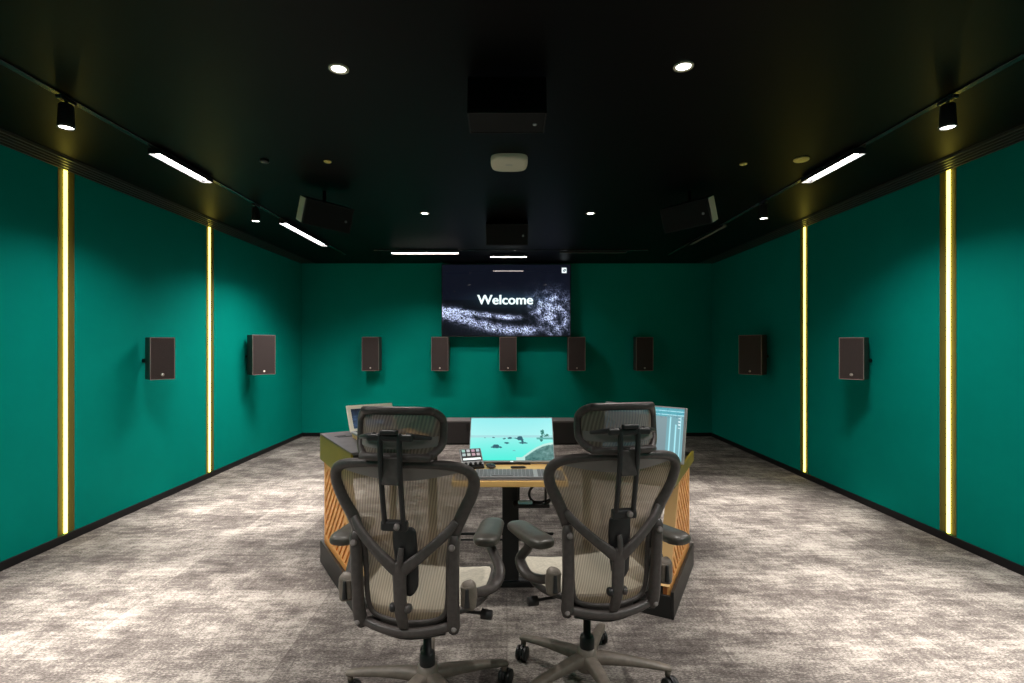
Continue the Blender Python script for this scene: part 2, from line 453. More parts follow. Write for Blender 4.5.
# ------------------------------------------------------------------ speakers
def speaker(w, h, d, label, loc, rot, group, bracket=None, ceiling=False, badge_side=False, lit_end=None):
    t = thing('wall_speaker' if not ceiling else 'ceiling_speaker', label, 'speaker', loc, rot, group)
    MB().box((0, 0, 0), (w, d, h), .006).build('cabinet', M['speaker'] if not ceiling else M['spk_black'], t)
    f = -d / 2
    mb = MB(); e = .006
    for c, sz in (((-w / 2 + e / 2, f - .006, 0), (e, .012, h)), ((w / 2 - e / 2, f - .006, 0), (e, .012, h)),
                  ((0, f - .006, h / 2 - e / 2), (w, .012, e)), ((0, f - .006, -h / 2 + e / 2), (w, .012, e))):
        mb.box(c, sz, .0015)
    mb.build('front_frame', M['spk_edge'] if not ceiling else M['spk_rim'], t)
    MB().box((0, f - .005, 0), (w - 2 * e, .010, h - 2 * e), .002).build('grille', M['spk_grille'] if not ceiling else M['spk_black'], t)
    if badge_side: MB().lathe([(0, 0), (.010, 0), (.010, .003), (0, .004)], (w / 2 - .05, f - .010, -.01), axis=(0, -1, 0)).build('badge', M['silver'], t)
    else:
        g = MB().lathe([(0, 0), (.013, 0), (.013, .003), (0, .004)], (0, f - .010, -h / 2 + .042), axis=(0, -1, 0)); g.build('badge', M['badge'], t)
    if bracket is not None:
        # arm from cabinet back to wall: bracket = local end point
        bx, by, bz = bracket
        mb = MB(); mb.tube([(0, d / 2 - .01, bz), (0, d / 2 + .02, bz), (bx * .6, by * .7 + d / 2 * .3, bz), (bx, by, bz)], .014, up=(0, 0, 1))
        mb.build('bracket', M['black'], t)
        MB().box((0, d / 2 - .02, -h / 2 - .006), (.05, .06, .012), .002).build('mounting_foot', M['black'], t)
    if lit_end:
        MB().box((lit_end * (w / 2 + .003), .005, 0), (.006, d - .02, h - .01), .001).build('lit_end_face', M['lit_end'], t)  # thin pale plate painting the lit outer end of the black box
    return t
names = ['leftmost of the five tall dark speakers under the television', 'second from left of five tall dark speakers under the television',
         'middle of the five tall dark speakers, centred below the television', 'second from right of five tall dark speakers under the television',
         'rightmost of the five tall dark speakers under the television']
for x, lab in zip((-2.035, -1.0, .015, 1.04, 2.05), names):
    speaker(.252, .505, .18, lab, (x, 7.91, 1.267), (0, 0, 0), 'tall speakers on far wall', bracket=(0, .138, -.05))
# side wall speakers
for s in (-1, 1):
    nm = 'left' if s < 0 else 'right'
    th = s * -R(50)
    # front normal turned toward the listeners
    a = math.atan2(0, 1)
    rot = (0, 0, s * -R(48))
    speaker(.185, .36, .14, 'small dark speaker on the %s green wall between the two yellow strips' % nm, (s * 2.995, 4.53, 1.285), rot, 'side wall speakers',
            bracket=None)
    speaker(.27, .475, .15, 'tall dark speaker on the %s green wall beyond the farther yellow strip' % nm, (s * 2.96, 6.32, 1.283), rot, 'side wall speakers',
            bracket=None)
for o in [c for c in C.objects if c.get('group') == 'side wall speakers']:
    # wall arm: straight bar out to the side wall
    s = -1 if o.location.x < 0 else 1
    reach = W - abs(o.location.x)
    d = Vector((s, 0, 0)); d.rotate(Matrix.Rotation(-o.rotation_euler.z, 3, 'Z'))
    MB().tube([d * .04 + Vector((0, 0, -.02)), d * (reach + .002) + Vector((0, 0, -.02))], .018, up=(0, 0, 1)).build('bracket', M['black'], o)

# ceiling speakers (lying on their side, tipped toward the seats)
def ceil_bracket(t, rotinv, L):
    up = rotinv @ Vector((0, 0, 1))
    MB().tube([up * .03 + Vector((0, .03, 0)), up * L + Vector((0, .03, 0))], .014, up=(0, 1, 0.1)).build('bracket', M['black'], t)
from mathutils import Euler
CS = [((.0, 2.50, 2.545), (R(82), 0, 0), .365, .175, 'black box speaker flush under ceiling just before the access point', None),
      ((.0, 5.30, 2.53), (R(22), 0, 0), .42, .21, 'black box speaker under ceiling just before the television', None),
      ((1.47, 4.25, 2.455), (R(20), R(-5), R(-38)), .38, .20, 'angled black ceiling speaker with lit outer end painted pale, on the right', 1),
      ((-1.47, 4.25, 2.455), (R(20), R(5), R(38)), .38, .20, 'angled black ceiling speaker with lit outer end painted pale, on the left', -1)]
for loc, rot, w, h, lab, ck in CS:
    t = speaker(w, h, .17, lab, loc, rot, 'ceiling speakers', ceiling=True, badge_side=True, lit_end=ck)
    ceil_bracket(t, Euler(rot).to_matrix().inverted(), H - loc[2] - .01)

# ------------------------------------------------------------------ television
tv = thing('television', 'large wall-mounted television showing the word Welcome and a particle wave', 'television', (-.012, 7.905, 1.53))
TW, TH = 1.94, 1.085
MB().box((0, .045, TH / 2), (TW + .012, .05, TH + .012), .004).build('casing', M['black'], tv)
mb = MB(); e = .010
mb.box((-TW / 2, .01, TH / 2), (e, .022, TH + .01)).box((TW / 2, .01, TH / 2), (e, .022, TH + .01))
mb.box((0, .01, TH), (TW, .022, e)).box((0, .01, 0), (TW, .022, e * 1.4)); mb.build('bezel', M['track'], tv)
MB().box((0, .10, TH / 2), (.5, .08, .4), .003).build('wall_mount', M['black'], tv)
rnd = random.Random(3)
def tvpix(u, v):
    r, g, b = 7, 9, 15
    # dim sheen of the picture itself
    if v < .5: r += 4; g += 5; b += 9
    hsh = rnd.random(); nzv = noise.fractal(Vector((u * 16, v * 10, 1)), 1, 2, 4)
    def band(yc, wd, amp):
        d = (v - yc) / wd
        return amp * math.exp(-d * d)
    s = 0
    # lower sweep: from left edge dipping to middle then rising to the right
    y1 = .63 + .36 * u - .12 * u * u if u < .2 else None
    low = .655 + .285 * math.sin(min(u, .78) / .78 * math.pi * .60) - .03 * u
    s += band(low, .045 + .03 * (1 - u), .85) * (1 if u < .70 else max(0, 1 - (u - .70) * 9))
    up = .63 + .11 * min(1, u / .5)
    s += band(up, .032, 1.0) * (1 if u < .52 else max(0, 1 - (u - .52) * 7)) * (1 if u > .0 else 1)
    if u < .16: s += band(.68, .07, .5)
    if v > low and u < .75: s += .22 * math.exp(-(v - low) / .10) 
    # burst on the right
    dx, dy = (u - .84) / .13, (v - .60) / .20
    bur = math.exp(-(dx * dx + dy * dy)) * .8
    dx, dy = (u - .90) / .11, (v - .88) / .2
    bur += math.exp(-(dx * dx + dy * dy)) * .38
    dx, dy = (u - .72) / .05, (v - .62) / .10
    bur += math.exp(-(dx * dx + dy * dy)) * .30
    s += bur * (.55 + .9 * max(0, nzv + .35))
    s = max(0, s) * (.75 + .5 * nzv)
    spk = 1.5 if hsh < .36 else (.55 if hsh < .62 else .08)
    val = min(1.15, s * (1.25 * spk + .1))
    r += 175 * val; g += 185 * val; b += 222 * val
    # halo round the word
    dx, dy = (u - .5) / .25, (v - .50) / .11
    gl = math.exp(-(dx * dx + dy * dy)); r += 16 * gl; g += 34 * gl; b += 38 * gl
    # thin magenta tint lines each side of the ceiling light's mirror image
    # small square emblem top right
    ex, ey = (u - .953) * TW, (v - .075) * TH
    if abs(ex) < .040 and abs(ey) < .040:
        inner = abs(ex) < .020 and abs(ey) < .020
        r, g, b = (225, 240, 245) if not inner or abs(ex - ey) < .009 else (30, 40, 45)
    return tuple(max(0, min(255, q)) for q in (r, g, b))
screen('screen', TW - .012, TH - .014, 190, 108, tvpix, M['tv_screen'], tv, y=.0, z0=.007)
def text(body, size, sx, material, parent, loc, bold=.0, ex=.001):
    cu = bpy.data.curves.new('lettering', 'FONT'); cu.body = body; cu.size = size; cu.align_x = 'CENTER'; cu.align_y = 'CENTER'
    cu.extrude = ex
    tmp = bpy.data.objects.new('lettering_source', cu); C.objects.link(tmp)
    dg = bpy.context.evaluated_depsgraph_get(); me0 = bpy.data.meshes.new_from_object(tmp.evaluated_get(dg))
    bm = bmesh.new()
    for ox, oy in ((0, 0), (bold, 0), (-bold, 0), (0, bold * .6), (0, -bold * .6)):
        n0 = len(bm.verts); bm.from_mesh(me0); bm.verts.ensure_lookup_table()
        for v_ in bm.verts[n0:]: v_.co.x += ox; v_.co.y += oy
    me = bpy.data.meshes.new('lettering'); bm.to_mesh(me); bm.free()
    bpy.data.objects.remove(tmp); me.materials.clear(); me.materials.append(material)
    o = bpy.data.objects.new('lettering', me); C.objects.link(o); o.parent = parent
    o.location = loc; o.rotation_euler = (R(90), 0, 0); o.scale = (sx, 1, 1); return o
M['text'] = mat('white_screen_text', (.1, .1, .1), .5, emit=(.82, 1, 1), strength=1.1)
text('Welcome', .20, 1.05, M['text'], tv, (-.012, -.002, .545), bold=.0060)

# ------------------------------------------------------------------ low cabinet
t = thing('media_cabinet', 'long low dark cabinet on the carpet below the television wall, behind desk monitor', 'cabinet', (0, 7.52, 0))
MB().box((0, 0, .165), (2.04, .32, .30), .003).build('body', M['cab'], t)
MB().box((0, 0, .327), (2.06, .34, .022), .003).build('top_panel', M['cab_top'], t)
MB().box((0, .01, .0075), (1.96, .28, .015)).build('plinth', M['black'], t)
for k in range(4):
    d = MB().box((-.7575 + k * .505, -.164, .165), (.495, .014, .285), .002).build('door', M['cab'], t)
    MB().box((-.7575 + k * .505 + (.2 if k % 2 == 0 else -.2), -.176, .25), (.012, .012, .09), .002).build('handle', M['black'], d)

# ------------------------------------------------------------------ console wings
def wing(near, a, b, L, side, head_top, label):
    """u along the outer side from the near corner, v inward"""
    t = thing('console_wing', label, 'desk console', (near[0], near[1], 0), group='console wings')
    Mx = Matrix(((a[0], b[0], 0, 0), (a[1], b[1], 0, 0), (0, 0, 1, 0), (0, 0, 0, 1)))
    def mb():
        q = MB(); q.T = Mx; return q
    def bx(q, u0, u1, v0, v1, z0, z1, bev=.002):
        q.box(((u0 + u1) / 2, (v0 + v1) / 2, (z0 + z1) / 2), (u1 - u0, v1 - v0, z1 - z0), bev); return q
    D = .50
    q = mb(); bx(q, 0, L, 0, .016, 0, .14); bx(q, 0, .016, .016, D, 0, .115); bx(q, .016, L, D - .016, D, 0, .10); bx(q, L - .016, L, .016, D - .016, 0, .10)
    bx(q, .016, L - .016, .016, D - .016, .0, .07)
    q.build('plinth', M['plinth'], t)
    # slatted side panel, front edge raked (wide at the foot)
    z0, z1 = .075, .66
    ub = L - .72; ut = L - .39
    zb = .15
    T0, T1 = .026, .060
    q = mb()
    # solid border + back sheet (dark recess)
    poly = [(L - .004, z0), (L - .004, z1), (ut, z1), (ub, zb), (ub, z0)]
    q.prism(poly, T0 + .012, T1, axis='y'); q.build('side_panel_back', M['slat_back'], t)
    rail = .045
    q = mb()
    q.prism([(L - .004, z0), (L - .004, z1), (L - .004 - rail * .7, z1), (L - .004 - rail * .7, z0)], T0, T0 + .014, axis='y')
    q.prism([(ut, z1), (L - .004, z1), (L - .004, z1 - rail), (ut - .01, z1 - rail)], T0, T0 + .014, axis='y')
    q.prism([(ub, zb), (ut, z1), (ut + rail, z1 - .01), (ub + rail, zb)], T0, T0 + .014, axis='y')
    q.prism([(ub, z0), (L - .004, z0), (L - .004, zb + .03), (ub, zb)], T0, T0 + .014, axis='y')
    # diagonal slats clipped to the opening
    def clip(poly, f):
        out = []
        for i in range(len(poly)):
            p, r_ = poly[i], poly[(i + 1) % len(poly)]; fp, fr = f(p), f(r_)
            if fp >= 0: out.append(p)
            if fp * fr < 0:
                tt = fp / (fp - fr); out.append((p[0] + (r_[0] - p[0]) * tt, p[1] + (r_[1] - p[1]) * tt))
        return out
    ang = R(47)
    dx, dz = math.cos(ang), math.sin(ang)        # slat direction in (near, up)
    hyp = Vector((ut - ub, z1 - zb)); hyp.normalize()
    for k in range(-14, 24):
        c0 = k * .050; c1 = c0 + .031
        # line coordinate across the slats: (-u*dz ... )
        def acr(p): return (L - p[0]) * (-dz) + p[1] * dx
        big = [(L, z0), (L, z1), (ut, z1), (ub, zb), (ub, z0)]
        pl = clip(big, lambda p: acr(p) - c0); 
        if len(pl) > 2: pl = clip(pl, lambda p: c1 - acr(p))
        if len(pl) > 2: pl = clip(pl, lambda p: (L - .03) - p[0])
        if len(pl) > 2: pl = clip(pl, lambda p: z1 - .03 - p[1])
        if len(pl) > 2: pl = clip(pl, lambda p: p[1] - zb)
        if len(pl) > 2: q.prism(pl, T0 + .001, T0 + .013, axis='y')
    q.build('slatted_side_panel', M['slat'], t)
    # raked pale front edge of the panel
    q = mb(); nx_ = Vector((-(z1 - zb), ut - ub)).normalized() * .004
    q.prism([(ub, zb), (ut, z1), (ut + nx_.x, z1 + nx_.y * 0), (ub + nx_.x, zb)], T0, T1 + .03, axis='y')
    q.build('front_edge', M['oaklight'], t)
    # head
    if side < 0:
        q = mb(); bx(q, L - .724, L, 0, .012, z1 + .003, head_top - .004, .001); q.build('head_side', M['olive'], t)
        q = mb(); bx(q, L - .722, L, .012, D, z1 + .03, head_top - .016); q.build('head_box', M['plinth'], t)
        q = mb(); bx(q, L - .724, L, 0.0, D, head_top - .016, head_top, .003); q.build('top_panel', M['desktop_dark'], t)
        q = mb(); bx(q, L - .22, L - .19, .06, .17, head_top, head_top + .0015, 0); bx(q, L - .175, L - .16, .05, .12, head_top, head_top + .0015, 0)
        q.build('cable_slot', M['base'], t)
    else:
        q = mb(); bx(q, L - .724, L, 0, .012, z1 + .003, head_top, .001); q.build('head_side', M['olive'], t)
        q = mb(); bx(q, L - .722, L, .012, D, z1 + .004, z1 + .034); bx(q, L - .012, L, .012, D, z1 + .034, head_top - .01); q.build('top_panel', M['plinth'], t)
    for u, v in ((.03, D - .03), (L - .05, D - .03), (L - .05, .10)):
        q = mb(); bx(q, u - .02, u + .02, v - .02, v + .02, .07, z1 + (.03 if side < 0 else .004)); q.build('post', M['plinth'], t)
    return t, Mx
LA = (-.528, .849); LB = (.849, .528); LN = (-.811, 2.753)
RA = (.452, .892); RB = (-.892, .452); RN = (.849, 2.671)
wingL, ML = wing(LN, LA, LB, .75, -1, .83, 'left console wing with orange slatted side, olive head and dark grey top')
wingR, MR = wing(RN, RA, RB, .75, 1, .728, 'right console wing with orange slatted side carrying the editing monitor')
def wp(side, u, v, z):
    n_, a, b = (LN, LA, LB) if side < 0 else (RN, RA, RB)
    return Vector((n_[0] + a[0] * u + b[0] * v, n_[1] + a[1] * u + b[1] * v, z))
yawL = math.atan2(LB[1], LB[0]); yawR = math.atan2(-RB[1], -RB[0])

# wooden board and laptop on the left wing (local x = inward v, local y = u)
t = thing('wooden_board', 'small oak board under the laptop on the left console wing', 'board', wp(-1, .33, .32, .8303), (0, 0, yawL))
MB().box((0, 0, .015), (.38, .28, .028), .003).build('board', M['oak'], t)
lp = thing('laptop', 'open cream-framed laptop with dark blue screen on the oak board', 'laptop', wp(-1, .40, .262, .861), (0, 0, yawL))
MB().box((0, -.03, .007), (.29, .16, .014), .004).build('base', M['silver'], lp)
MB().box((0, -.02, .0148), (.25, .08, .002), .0005).build('keys', M['frame_dk'], lp)
lid = MB().box((0, .004, .092), (.30, .012, .185), .005).build('lid', M['cream'], lp, loc=(0, .05, .008), rot=(R(-34), 0, 0))
def lapix(u, v):
    nz_ = noise.fractal(Vector((u * 7, v * 7, 5)), 1, 2, 3)
    b = 45 + 60 * v + 40 * nz_
    if .62 < v < .85 and .2 < u < .8: b += 70
    return tuple(max(8, min(230, q)) for q in (b * .55, b * .75, b * 1.0))
so = screen('screen', .25, .135, 60, 34, lapix, M['lcd'], lid, y=-.0035, z0=.02)

# right editing monitor
mr = thing('editing_monitor', 'monitor with grey audio editing window and cyan meters on right console wing', 'monitor', (.762, 3.02, .70), (0, 0, R(-42)))
MB().box((0, .03, .006), (.24, .17, .012), .004).build('foot', M['black'], mr)
MB().box((0, .055, .09), (.05, .02, .17), .004, rot=Matrix.Rotation(R(-6), 3, 'X')).build('stand', M['black'], mr)
hd = MB().box((0, .012, .155), (.515, .022, .308), .005).build('housing', M['silver'], mr, loc=(0, 0, .048), rot=(R(-9), 0, 0))
def dawpix(u, v):
    r, g, b = 138 - 14 * v, 160 - 14 * v, 166 - 12 * v
    if v < .16:
        r, g, b = 95, 175, 190
        if .05 < v < .07 or .12 < v < .135: r, g, b = 190, 245, 250
    if u > .80 and v > .13:
        r, g, b = 125, 172, 182
        for c, w_, top in ((.845, .008, .16), (.915, .009, .30), (.97, .005, .15)):
            if abs(u - c) < w_ and v > top: r, g, b = 175, 240, 250
        if .78 < u < .80 and v < .42 and int(v * 50) % 3 == 0: r, g, b = 230, 250, 255
        if .935 < u < .965 and v < .42 and int(v * 50) % 3 == 0: r, g, b = 230, 250, 255
    k = rnd.random()
    if v < .2 and k < .18: r, g, b = r * .8, g * .85, b * .9
    return (min(255, r), min(255, g), min(255, b))
screen('screen', .495, .285, 120, 70, dawpix, M['lcd'], hd, y=-.0005, z0=.016)

# ------------------------------------------------------------------ centre desk
DZ = .70
dk = thing('desk', 'small oak sit-stand desk between the two console wings', 'desk', (.0, 2.9, 0))
MB().box((.015, 0, DZ - .016), (.60, .40, .032), .004).build('desktop', M['oak'], dk)
MB().box((.02, .14, .36), (.095, .06, .62), .004).build('column', M['black'], dk)
MB().box((.02, .14, .655), (.14, .10, .02), .003).build('column_bracket', M['black'], dk)
MB().box((.02, .16, .018), (.56, .07, .036), .008).build('foot_bar', M['black'], dk)
MB().box((.0, .12, .63), (.54, .03, .05), .003).build('cross_rail', M['black'], dk)
MB().tube([(-.27, .16, .30), (.27, .16, .30)], .008).tube([(-.27, .16, .265), (.27, .16, .265)], .006).build('lower_rail', M['black'], dk)
t = thing('desk_pad', 'brown-grey desk pad under the keyboard on the oak desk', 'desk pad', (.0, 2.815, DZ))
MB().box((.015, 0, .0018), (.585, .215, .0035), .001).build('pad', M['pad'], t)
kb = thing('keyboard', 'grey full-size keyboard on the desk pad', 'keyboard', (.05, 2.79, DZ + .0036))
MB().box((0, 0, .011), (.44, .125, .013), .003, rot=Matrix.Rotation(R(4), 3, 'X')).build('case', M['silver'], kb)
mb = MB()
for r_ in range(6):
    n_ = 21
    for c_ in range(n_):
        if c_ in (15, 18 + 99): continue
        if r_ == 0 and 4 <= c_ <= 9 and c_ != 4 + 99:
            if c_ != 6: continue
            mb.box((-.207 + 6.5 * .0205, -.05, .0185 - .0025), (.115, .015, .005), .001); continue
        y_ = -.05 + r_ * .0195
        mb.box((-.207 + c_ * .0205, y_, .0185 + y_ * math.tan(R(4))), (.0175, .0165, .005), .001)
mb.build('keys', M['keys'], kb)
t = thing('mouse', 'small dark computer mouse beside the control pad on oak desk', 'mouse', (-.092, 2.985, DZ), (0, 0, R(-70)))
MB().tube([(-.035, 0, .008), (-.025, 0, .012), (0, 0, .015), (.025, 0, .012), (.035, 0, .008)], [(.008, .004), (.022, .010), (.026, .013), (.022, .010), (.008, .004)], up=(0, 0, 1), seg=16).build('shell', M['frame_dk'], t)
MB().box((.018, 0, .026), (.012, .003, .004), .001).build('scroll_wheel', M['silver'], t)
t = thing('stylus', 'dark thick stylus lying on oak desk between keyboard and beach monitor', 'stylus', (.062, 2.975, DZ + .0075))
MB().tube([(-.042, 0, 0), (-.03, 0, 0), (.03, 0, 0), (.044, 0, 0)], [.002, .0072, .0072, .004]).build('barrel', M['frame_dk'], t)
MB().tube([(.044, 0, 0), (.048, 0, 0)], .002).build('tip', M['silver'], t)

# beach monitor, leaning far back
mo = thing('desk_monitor', 'reclined desk monitor showing a turquoise beach with boats', 'monitor', (.028, 3.05, DZ))
MB().box((0, .055, .005), (.22, .075, .010), .003).build('foot', M['black'], mo)
MB().tube([(0, .06, .006), (0, .085, .05), (0, .115, .11)], [(.03, .006), (.03, .006), (.03, .006)], up=(0, 1, 0)).build('stand', M['black'], mo)
hs = MB().box((0, .011, .150), (.505, .020, .298), .004).build('housing', M['silver'], mo, loc=(0, 0.02, .014), rot=(R(-36), 0, 0))
def beach(u, v):
    hz = .47
    if v < hz:
        k = v / hz; c = (150 + 25 * k, 238 + 6 * k, 240 + 2 * k)
        if v > hz - .05: c = (165, 222, 226)
    else:
        k = (v - hz) / (1 - hz); c = (150 - 70 * k, 242 - 2 * k, 236 - 16 * k)
    def blob(x, y, a, b): return ((u - x) / a) ** 2 + ((v - y) / b) ** 2 < 1
    nz_ = noise.noise(Vector((u * 40, v * 30, 0)))
    for x, y, a, b in ((.32, .70, .075, .018), (.31, .665, .04, .03), (.44, .60, .03, .018), (.48, .485, .03, .02), (.41, .50, .02, .014),
                       (.60, .49, .035, .05), (.64, .60, .05, .02), (.55, .49, .03, .012), (.28, .475, .015, .012), (.17, .475, .015, .008), (.63, .545, .015, .05)):
        if blob(x, y, a + .006 * nz_, b + .01 * nz_): c = (45, 95, 110)
    if blob(.53, .78, .02, .01): c = (110, 190, 190)
    # palm
    if abs(u - .872) < .005 and .33 < v < .52: c = (40, 110, 105)
    if blob(.875, .34, .025, .06) or blob(.92, .42, .04, .035) or blob(.86, .50, .02, .07): c = (30, 115, 105) if nz_ > -.25 else c
    if v > hz and u > .8 and v < hz + .05: c = (90, 170, 165)
    # sand and rocky bank lower right
    hill = .98 - .34 * math.sin(min(1, max(0, (u - .62)) / .38) * math.pi / 2)
    if u > .55 and v > hill - .05: c = (190, 235, 225)
    if u > .66 and v > hill: 
        n2 = noise.fractal(Vector((u * 22, v * 14, 2)), 1, 2, 3); c = (80 + 45 * n2, 128 + 40 * n2, 125 + 40 * n2)
    return tuple(max(0, min(255, q)) for q in c)
screen('screen', .495, .278, 160, 92, beach, M['lcd'], hs, y=-.0005, z0=.012)
MB().box((0, -.0006, .005), (.018, .001, .005)).build('logo', M['led_small'], hs)

# control pad
cp = thing('control_pad', 'tilted silver control pad with glowing keys and four dials on desk', 'control pad', (-.187, 2.955, DZ), (0, 0, R(17)))
MB().prism([(-.0, 0), (.078, 0), (.068, .058), (.0, .012)], -.06, .06, axis='x').build('wedge_stand', M['black'], cp)
face = MB().box((0, 0, .066), (.128, .012, .136), .005).build('body', M['silver'], cp, loc=(0, .004, .003), rot=(R(-46), 0, 0))
MB().box((0, -.0062, .088), (.116, .002, .082), .001).build('key_field', M['frame_dk'], face)
for r_ in range(2):
    for c_ in range(4):
        MB().box((-.042 + c_ * .028, -.0082, .116 - r_ * .026), (.019, .002, .017), .002).build('key', mat('key_glow', (.1, .1, .1), .4, emit=[(.5, .9, .8), (.9, .9, .95), (.8, .45, .6), (.6, .8, .9), (.7, .9, .9), (.9, .95, .9), (.85, .5, .6), (.8, .7, .75)][r_ * 4 + c_], strength=.55), face)
MB().box((0, -.0082, .060), (.104, .002, .013), .001).build('touch_strip', M['led_small'], face)
for c_ in range(4):
    MB().lathe([(0, 0), (.009, 0), (.008, .011), (0, .012)], (-.042 + c_ * .028, -.006, .026), axis=(0, -1, 0), seg=18).build('dial', M['black'], face)

# gear under the desk
t = thing('power_hub', 'black power hub with pale blue plug slung under the oak desk', 'power hub', (.135, 2.93, .651))
MB().box((0, 0, -.14), (.20, .09, .018), .004).build('tray', M['black'], t)
MB().box((-.07, 0, -.058), (.012, .03, .146)).box((.08, 0, -.058), (.012, .03, .146)).build('hanger', M['black'], t)
MB().box((-.035, -.02, -.122), (.08, .035, .018), .006).build('plug', M['adapter'], t)
pts = [(.05 + .062 * math.cos(a), -.02 + .015 * math.sin(2 * a), -.075 + .060 * math.sin(a)) for a in [2 * math.pi * k / 12 for k in range(12)]]
MB().tube(pts, .007, closed=True, up=(0, 1, 0)).tube([(.11, -.02, -.06), (.13, 0, -.10), (.06, 0, -.125), (0, -.01, -.12)], .006).build('cable', M['cable'], t)

# ------------------------------------------------------------------ chairs
def lerp_tab(tab, z):
    if z <= tab[0][0]: return tab[0][1]
    for (a, b), (c, d) in zip(tab, tab[1:]):
        if z <= c: 
            t = (z - a) / (c - a); t = t * t * (3 - 2 * t) * .5 + t * .5
            return b + (d - b) * t
    return tab[-1][1]
YT = [(.42, -.235), (.55, -.255), (.65, -.258), (.80, -.278), (.90, -.302), (1.04, -.342)]
def S(x, z, off=0.0): return Vector((x, lerp_tab(YT, z) + .75 * x * x + off, z))

def make_chair(label, base_rot, armL=(0, 0), armR=(0, 0)):
    ch = thing('office_chair', label, 'chair', group='ergonomic office chairs')
    F = M['frame']
    half = [(0, 1.015), (.06, 1.017), (.13, 1.014), (.190, 1.005), (.228, .985), (.240, .950), (.232, .910), (.213, .868), (.190, .82), (.170, .768), (.152, .70), (.145, .62), (.142, .54), (.130, .485), (.09, .462), (.0, .452)]
    rr = [.0145, .0145, .0150, .0165, .0185, .0200, .0210, .0215, .0215, .020, .012, .009, .009, .009, .009, .009]
    loop = half + [(-x, z) for x, z in half[-2:0:-1]]; rl = rr + rr[-2:0:-1]
    MB().tube([S(x, z) for x, z in loop], [(r, r * .85) for r in rl], closed=True, sub=4, seg=12).build('back_frame', F, ch)
    P, _ = smooth_path([Vector((x, 0, z)) for x, z in loop], [(1, 1)] * len(loop), 3, True)
    MB().fan([(p.x, p.z) for p in P], (0, .76), 9, lambda x, z: S(x, z, .004 + .02 * max(0, 1 - ((x / .2) ** 2 + ((z - .76) / .26) ** 2)))).build('back_mesh', M['mesh'], ch)
    def band(u, v):
        x = (u - .5) * .40
        top = 1.008 - .22 * max(0, abs(x) - .13) ; low = .957 + .030 * (abs(x) / .2) ** 1.6
        z = top + (low - top) * v
        p = S(x, z, -.008); return p
    MB().grid(24, 4, band).build('upper_band', M['band'], ch)
    # Y shaped spine
    mb = MB()
    for s in (-1, 1):
        mb.tube([S(s * .178, .815, -.012), S(s * .145, .775, -.028), S(s * .085, .722, -.045), S(s * .03, .678, -.055), S(0, .650, -.056)],
                [(.012, .008), (.016, .010), (.0165, .011), (.020, .011), (.018, .010)], seg=12, power=3)
    mb.tube([S(0, .690, -.055), S(0, .655, -.057), S(0, .60, -.055), S(0, .52, -.050), S(0, .455, -.035)], [(.012, .009), (.024, .011), (.0225, .012), (.0215, .012), (.017, .010)], seg=12, power=3)
    mb.build('spine_bracket', F, ch)
    # lumbar pad and linkage
    lum = MB().tube([S(0.012, .80, -.020), S(0.012, .785, -.022), S(.012, .74, -.024), S(.016, .67, -.026), S(.020, .60, -.026), S(.018, .565, -.022)],
              [(.026, .006), (.040, .011), (.042, .012), (.040, .012), (.034, .011), (.012, .006)], seg=14, power=2.6).build('lumbar_pad', M['frame_dk'], ch)
    MB().tube([S(0.005, .735, -.042), S(.004, .70, -.058), S(0, .66, -.06)], [(.009, .008), (.011, .008), (.008, .007)], seg=12).build('linkage', F, lum)
    for s in (-1, 1):
        MB().lathe([(0, 0), (.013, 0), (.015, .004), (.015, .012), (.010, .017), (0, .017)], S(s * .020, .535, -.050), axis=(s, -.3, 0), seg=20).build('lumbar_knob', M['frame_dk'] if s < 0 else F, lum)
    # side uprights with pivot bolts, lower crossbar
    for s in (-1, 1):
        u = MB().tube([S(s * .172, .765, -.012), S(s * .172, .745, -.020), S(s * .170, .70, -.026), S(s * .168, .60, -.028), S(s * .166, .50, -.028), S(s * .164, .455, -.024), S(s * .160, .432, -.018)],
                      [(.012, .012), (.019, .016), (.0195, .018), (.0195, .018), (.021, .018), (.023, .018), (.014, .012)], seg=14, power=2.7).build('side_upright', F, ch)
        for z, rb in ((.735, .011), (.452, .009)):
            p = S(s * .169, z, -.040)
            MB().lathe([(0, 0), (rb, 0), (rb, .006), (rb * .7, .009), (0, .009)], p, axis=(0, -1, 0), seg=18).build('pivot_bolt', M['band'], u)
    MB().tube([S(-.155, .452, -.020), S(-.08, .440, -.030), S(0, .434, -.034), S(.08, .440, -.030), S(.155, .452, -.020)], [(.015, .013)] * 5, seg=12, power=2.6).build('lower_crossbar', F, ch)
    MB().tube([S(-.13, .423, .0), S(0, .408, -.008), S(.13, .423, .0)], [(.010, .016)] * 3, seg=10).build('rear_seat_bar', M['frame_dk'], ch)
    # seat
    ring = []
    for k in range(24):
        a = 2 * math.pi * k / 24; ca, sa = math.cos(a), math.sin(a)
        x = .245 * math.copysign(abs(ca) ** .6, ca); y = .03 + .235 * math.copysign(abs(sa) ** .6, sa)
        z = .468 + .018 * (x / .245) ** 2 - .045 * max(0, (y - .14) / .125) ** 2
        ring.append(Vector((x, y, z)))
    st = MB().tube(ring, [(.014, .012)] * 24, closed=True, up=(0, 0, 1), sub=3, seg=10).build('seat_frame', M['frame'], ch)
    def seatz(x, y): return .474 + .016 * (x / .245) ** 2 - .045 * max(0, (y - .14) / .125) ** 2 - .012 * (1 - min(1, (x / .25) ** 2 + ((y - .03) / .25) ** 2))
    MB().fan([(p.x, p.y) for p in ring], (0, .03), 7, lambda x, y: Vector((x, y, seatz(x, y)))).build('seat_mesh', M['seat'], ch)
    # mechanism
    mb = MB(); mb.box((0, .0, .405), (.17, .26, .05), .012).box((0, -.15, .415), (.24, .07, .035), .010).box((0, .03, .385), (.09, .12, .035), .01)
